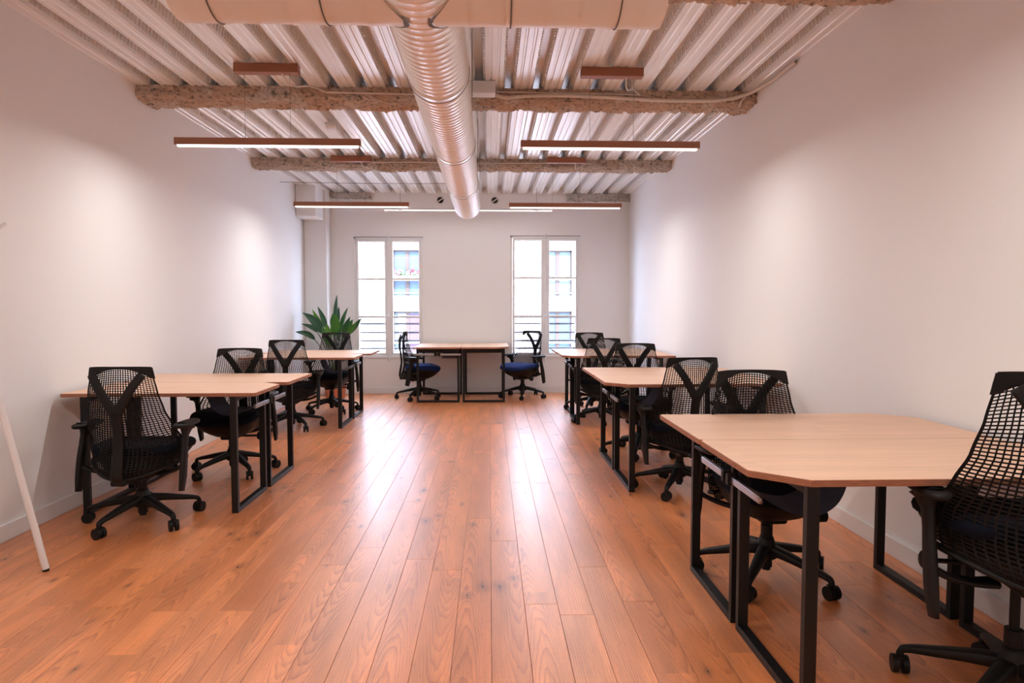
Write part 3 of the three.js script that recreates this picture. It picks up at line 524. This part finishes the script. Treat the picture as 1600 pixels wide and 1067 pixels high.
const chairGeo = {
  star: [loft([[0.095, 0.04, 0.04, 0], [0.105, 0.052, 0.052, 0], [0.15, 0.05, 0.05, 0], [0.185, 0.034, 0.034, 0], [0.2, 0.03, 0.03, 0]], { power: 2, n: 24 }),
    ...[0, 1, 2, 3, 4].map((k) => sweep([[0.02, 0.142, 0], [0.11, 0.13, 0], [0.22, 0.108, 0], [0.285, 0.094, 0], [0.31, 0.083, 0], [0.315, 0.058, 0]], [0.03, 0.027, 0.022, 0.018, 0.015, 0.012], [0.026, 0.021, 0.016, 0.013, 0.012, 0.011], [0, 0, 1], { n: 12, seg: 14 }).rotateY(k * Math.PI * 0.4))],
  caster: [cyl(0.031, 0.019, 20).rotateX(Math.PI / 2).translate(0, 0.031, 0.016), cyl(0.031, 0.019, 20).rotateX(Math.PI / 2).translate(0, 0.031, -0.016), cyl(0.008, 0.036, 8).rotateX(Math.PI / 2).translate(0, 0.031, 0), cyl(0.012, 0.05, 10).translate(0, 0.05, 0), rbox(-0.026, 0.02, 0.03, 0.062, -0.007, 0.007, 0.004)],
  outer: [cyl(0.027, 0.2, 20).translate(0, 0.155, 0), cyl(0.02, 0.02, 16).translate(0, 0.05, 0)],
  piston: cyl(0.0145, 0.22, 16).translate(0, 0.21, 0),
  cushion: loft([[0.428, 0.236, 0.222, 0.055], [0.44, 0.248, 0.236, 0.055], [0.46, 0.253, 0.241, 0.055], [0.475, 0.248, 0.236, 0.055], [0.485, 0.232, 0.22, 0.055], [0.491, 0.19, 0.18, 0.055], [0.492, 0.1, 0.1, 0.055]], { n: 44, power: 3.2, bend: (p) => { p.y -= 0.035 * smooth(0.12, 0.3, p.z); p.y -= 0.014 * Math.exp(-((p.x / 0.13) ** 2) - (p.z + 0.02) ** 2 / 0.02) * smooth(0.47, 0.492, p.y); } }),
  pan: loft([[0.285, 0.085, 0.10, 0.0], [0.29, 0.11, 0.125, 0.0], [0.315, 0.155, 0.16, 0.01], [0.35, 0.195, 0.19, 0.025], [0.39, 0.222, 0.212, 0.04], [0.42, 0.238, 0.228, 0.052], [0.434, 0.238, 0.228, 0.055]], { n: 36, power: 2.8, bend: (p) => { p.y -= 0.03 * smooth(0.12, 0.3, p.z); } }),
  tilt: [rbox(-0.06, 0.06, 0.26, 0.32, -0.15, 0.09, 0.014, 3), rbox(-0.04, 0.04, 0.28, 0.315, -0.27, -0.12, 0.012, 3)],
  knob: [loft([[-0.02, 0.022, 0.022, 0], [-0.014, 0.03, 0.03, 0], [0.014, 0.03, 0.03, 0], [0.02, 0.022, 0.022, 0]], { power: 2, n: 20 }).rotateZ(Math.PI / 2).translate(0.235, 0.29, 0.06), cyl(0.008, 0.16, 10).rotateZ(Math.PI / 2).translate(0.15, 0.29, 0.06)],
  back: meshBack(),
  top: backBand((u) => 0.944 - 0.004 * u ** 4, (u) => 0.937 - 0.058 * Math.abs(u) ** 2.4, 0.006),
  tower: [sweep([[0, 0.298, -0.252], [0, 0.33, -0.268], [0, 0.42, -0.258], [0, 0.52, -0.243], [0, 0.62, -0.252], [0, 0.715, -0.264]], [0.034, 0.034, 0.031, 0.029, 0.029, 0.034], [0.011, 0.014, 0.014, 0.012, 0.012, 0.012], [1, 0, 0], { n: 12, seg: 22 }),
    ...[-1, 1].map((s) => sweep([[s * 0.008, 0.69, -0.262], [s * 0.04, 0.745, -0.264], [s * 0.09, 0.83, -0.262], [s * 0.138, 0.905, -0.236]], [0.03, 0.027, 0.025, 0.024], [0.012, 0.011, 0.010, 0.012], [0.8, -s * 0.5, 0], { n: 12, seg: 16 }))],
  hem: (() => { const P = []; for (let i = 0; i <= 12; i++) { const u = -1 + i / 6; const p = backS(u, 1); P.push([p.x, p.y, p.z]); } P.unshift([-0.262, 0.392, 0.01]); P.push([0.262, 0.392, 0.01]); return sweep(P, 0.009, 0.011, [0, 1, 0.2], { n: 8, seg: 40, power: 2.4 }); })(),
  arm: (s) => [sweep([[s * 0.292, 0.22, -0.135], [s * 0.294, 0.30, -0.118], [s * 0.294, 0.40, -0.10], [s * 0.292, 0.48, -0.082], [s * 0.29, 0.535, -0.066], [s * 0.288, 0.57, -0.052], [s * 0.287, 0.588, -0.045]], [0.028, 0.032, 0.030, 0.026, 0.028, 0.048, 0.085], [0.011, 0.017, 0.017, 0.015, 0.016, 0.026, 0.036], [0, 0, 1], { n: 14, seg: 26, power: 2.6 }),
    sweep([[s * 0.285, 0.36, -0.105], [s * 0.24, 0.335, -0.09], [s * 0.16, 0.31, -0.06], [s * 0.08, 0.30, -0.03]], [0.024, 0.022, 0.024, 0.03], [0.012, 0.011, 0.012, 0.014], [0, 0, 1], { n: 10, seg: 12 })],
  pad: (s) => loft([[0.584, 0.036, 0.118, -0.035], [0.588, 0.044, 0.128, -0.035], [0.598, 0.046, 0.13, -0.035], [0.606, 0.042, 0.126, -0.035], [0.609, 0.03, 0.11, -0.035]], { n: 32, power: 2.6 }).translate(s * 0.285, 0, 0),
};
function makeChair() {
  const t = new THREE.Group();
  const up = [];
  const star = mesh('star_base', chairGeo.star, M.blackPlastic, t);
  for (let k = 0; k < 5; k++) { const c = mesh('caster', chairGeo.caster, M.black, star), a = k * Math.PI * 0.4; c.position.set(0.315 * Math.cos(a), 0, -0.315 * Math.sin(a)); c.rotation.y = a + 0.7 + k * 1.3; }
  mesh('gas_cylinder', chairGeo.outer, M.black, t);
  const add = (...a) => up.push(mesh(...a, t));
  add('piston', chairGeo.piston, M.black); add('seat_cushion', chairGeo.cushion, M.seatFabric); add('seat_pan', chairGeo.pan, M.blackPlastic); add('tilt_mechanism', chairGeo.tilt, M.blackPlastic);
  add('tension_knob', chairGeo.knob, M.blackPlastic); add('mesh_back', chairGeo.back, M.strand); add('back_top_frame', chairGeo.top, M.blackPlastic); add('back_tower', chairGeo.tower, M.blackPlastic); add('back_hem', chairGeo.hem, M.blackPlastic);
  for (const s of [-1, 1]) { const a = mesh('armrest', chairGeo.arm(s), M.blackPlastic, t); up.push(a); mesh('arm_pad', chairGeo.pad(s), M.black, a); }
  for (const o of up) o.userData.lifts = true;
  return t;
}
const protoChair = makeChair();
const D = Math.PI / 180;
[
  ['black mesh-back office chair at the desk beside the white coat stand', -2.075, -4.0, 180, 0, 38],
  ['black mesh-back office chair across the joined desks from the coat stand chair', -2.0, -5.2, 0, 0.005, 24],
  ['black mesh-back office chair with its back to the coat stand desks', -2.09, -7.09, 182, 0, 22],
  ['black mesh-back office chair standing right in front of the potted plant', -1.945, -8.22, -6, 0.015, 20],
  ['blue-lit office chair with painted window light, side-on to the desk under the flower-box window', -0.985, -9.31, 90, -0.005, 37],
  ['blue-lit office chair with painted window light, standing angled under the plain window', 0.465, -9.4, -48, 0, 49],
  ['black mesh-back office chair on the plain window side of the last desk pair', 1.275, -8.27, 0, 0.01, 35],
  ['black mesh-back office chair between the middle desks and the desks by the plain window', 1.245, -7.36, 178, 0, 50],
  ['black mesh-back office chair facing the chamfered middle desk from its far side', 1.305, -5.72, 0, 0.01, 35],
  ['black mesh-back office chair facing the middle desk, its arm over the aisle', 1.33, -4.58, 187, 0, 23],
  ['black mesh-back office chair tucked under the desk behind the big chamfered desk', 1.31, -3.06, 2, 0.02, 18],
  ['raised black mesh-back office chair at the big chamfered desk', 1.672, -2.02, 168, 0.15, 66, -0.038],
].forEach(([label, x, z, deg, lift, star, armDrop = 0], i) => {
  const c = i ? protoChair.clone() : protoChair;
  c.name = numbered('office_chair'); scene.add(c);
  c.position.set(x, 0, z); c.rotation.set(0, deg * D, 0);
  for (const o of c.children) if (o.name === 'seat_cushion') o.material = label.startsWith('blue') ? M.seatLit : M.seatFabric;
  c.userData = { label, category: 'chair', group: 'black mesh office chairs' };
  for (const o of c.children) if (o.userData.lifts) o.position.y = lift + (o.name === 'armrest' ? armDrop : 0); else if (o.name === 'star_base') o.rotation.set(0, (star - deg) * D, 0);
});
scene.traverse((o) => { if (o.userData.lifts) delete o.userData.lifts; });

// ---------------------------------------------------------------- potted plant
{
  const t = thing('potted_plant', 'leafy green plant with long paddle leaves in a terracotta pot', 'plant', [-2.16, 0, -9.36]);
  mesh('pot', new THREE.LatheGeometry([[0, 0.0], [0.12, 0.0], [0.125, 0.01], [0.165, 0.27], [0.178, 0.272], [0.18, 0.31], [0.165, 0.312], [0.155, 0.29], [0, 0.29]].map((p) => new THREE.Vector2(...p)), 40), M.terracotta, t);
  mesh('soil', cyl(0.156, 0.01, 30).translate(0, 0.292, 0), M.soil, t);
  const greens = [lin(0.035, 0.16, 0.04), lin(0.07, 0.24, 0.035), lin(0.022, 0.10, 0.045), lin(0.11, 0.32, 0.035)].map((c) => new THREE.MeshPhysicalMaterial({ color: c, roughness: 0.42, transmission: 0.15, thickness: 0 })), stemM = mat(lin(0.05, 0.09, 0.04), 0.6);
  // tip x, tip y, tip z (relative), leaf length, leaf half width, base bend
  for (const [tx, ty, tz, ll, lw, gi] of [
    [0.04, 1.45, 0.0, 0.40, 0.055, 2], [-0.29, 1.25, 0.06, 0.42, 0.05, 3], [-0.25, 1.29, -0.08, 0.34, 0.042, 2], [0.19, 1.275, 0.02, 0.36, 0.06, 0], [-0.37, 1.17, 0.12, 0.34, 0.08, 2],
    [-0.44, 1.205, 0.02, 0.34, 0.05, 2], [0.055, 1.19, 0.18, 0.31, 0.085, 1], [0.27, 1.11, 0.1, 0.30, 0.065, 0], [0.37, 1.135, -0.04, 0.28, 0.042, 2], [0.04, 1.285, -0.1, 0.26, 0.042, 2],
    [-0.06, 1.06, 0.2, 0.24, 0.06, 3], [0.19, 1.145, -0.12, 0.28, 0.045, 2], [-0.42, 1.055, 0.12, 0.24, 0.035, 2], [-0.455, 0.95, 0.3, 0.28, 0.045, 2], [0.16, 1.04, 0.2, 0.24, 0.055, 0], [-0.14, 1.02, 0.14, 0.28, 0.06, 1], [0.32, 1.07, 0.12, 0.22, 0.045, 1], [0.0, 1.2, 0.08, 0.22, 0.05, 0]]) {
    const tip = V(tx, ty, tz), b0 = V(tx * 0.12, 0.29, tz * 0.2), droop = ty < 0.96 || tx < -0.3 ? 0.16 : 0.03;
    const path = new THREE.CatmullRomCurve3([b0, V(tx * 0.28, 0.29 + (ty - 0.29) * 0.42 + droop * 0.6, tz * 0.5), V(tx * 0.62, 0.29 + (ty - 0.29) * 0.76 + droop * 0.7, tz * 0.8), tip]);
    const total = path.getLength(), s0 = clamp(1 - ll / total, 0.2, 0.9);
    const sp = []; for (let i = 0; i <= 8; i++) sp.push(path.getPointAt(s0 * i / 8 + 0.02 * (i === 8)));
    const stem = mesh('stem', new THREE.TubeGeometry(new THREE.CatmullRomCurve3(sp), 16, 0.006, 6), stemM, t);
    const yaw = rr(-0.9, 0.9);
    const face = (off) => grid(8, 18, (u, v) => {
      const s = lerp(s0, 1, v), p = path.getPointAt(s), d = path.getTangentAt(s), side = new THREE.Vector3().crossVectors(d, V(Math.sin(yaw), 0.1, Math.cos(yaw))).normalize(), nn = new THREE.Vector3().crossVectors(side, d).normalize();
      const w = lw * 0.84 * Math.sin(Math.PI * clamp(v * 0.96 + 0.03) ** 0.8) ** 0.85, x = u * 2 - 1;
      return p.addScaledVector(side, x * w).addScaledVector(nn, Math.abs(x) * w * 0.35 + off);
    });
    mesh('leaf', [face(0.0006), face(-0.0006)], greens[gi], stem);
  }
}
// ---------------------------------------------------------------- coat stand
{
  const t = thing('coat_stand', 'white coat stand of leaning poles by the side wall', 'coat stand', [-2.38, 0, -3.18]);
  const foot = [[0.223, -0.068], [-0.16, 0.16], [-0.2, -0.2]];
  foot.forEach(([fx, fz], i) => {
    const topP = V(i === 0 ? -0.075 : i === 1 ? 0.02 : -0.03, 1.70, i === 0 ? 0.06 : i === 1 ? -0.10 : 0.12), f = V(fx, 0.012, fz), p = mesh('pole', sweep([[f.x, f.y, f.z], [(f.x + topP.x) / 2, 0.866, (f.z + topP.z) / 2], [topP.x, topP.y, topP.z]], 0.0155, 0.0155, [0, 0, 1], { power: 2, n: 14, seg: 12 }), M.white, t);
    mesh('foot_cap', cyl(0.0145, 0.014, 14).translate(fx, 0.007, fz), M.black, p);
    for (const [h, len] of [[0.97, 0.07], [0.86, 0.06]]) { const b = f.clone().lerp(topP, h), o = V(topP.x, 0, topP.z).normalize().multiplyScalar(len); mesh('peg', tube([[b.x, b.y, b.z], [b.x + o.x * 0.5, b.y + 0.012, b.z + o.z * 0.5], [b.x + o.x, b.y + 0.035, b.z + o.z]], 0.009, 8, 8), M.white, p); }
  });
}
renderer.render(scene, camera);
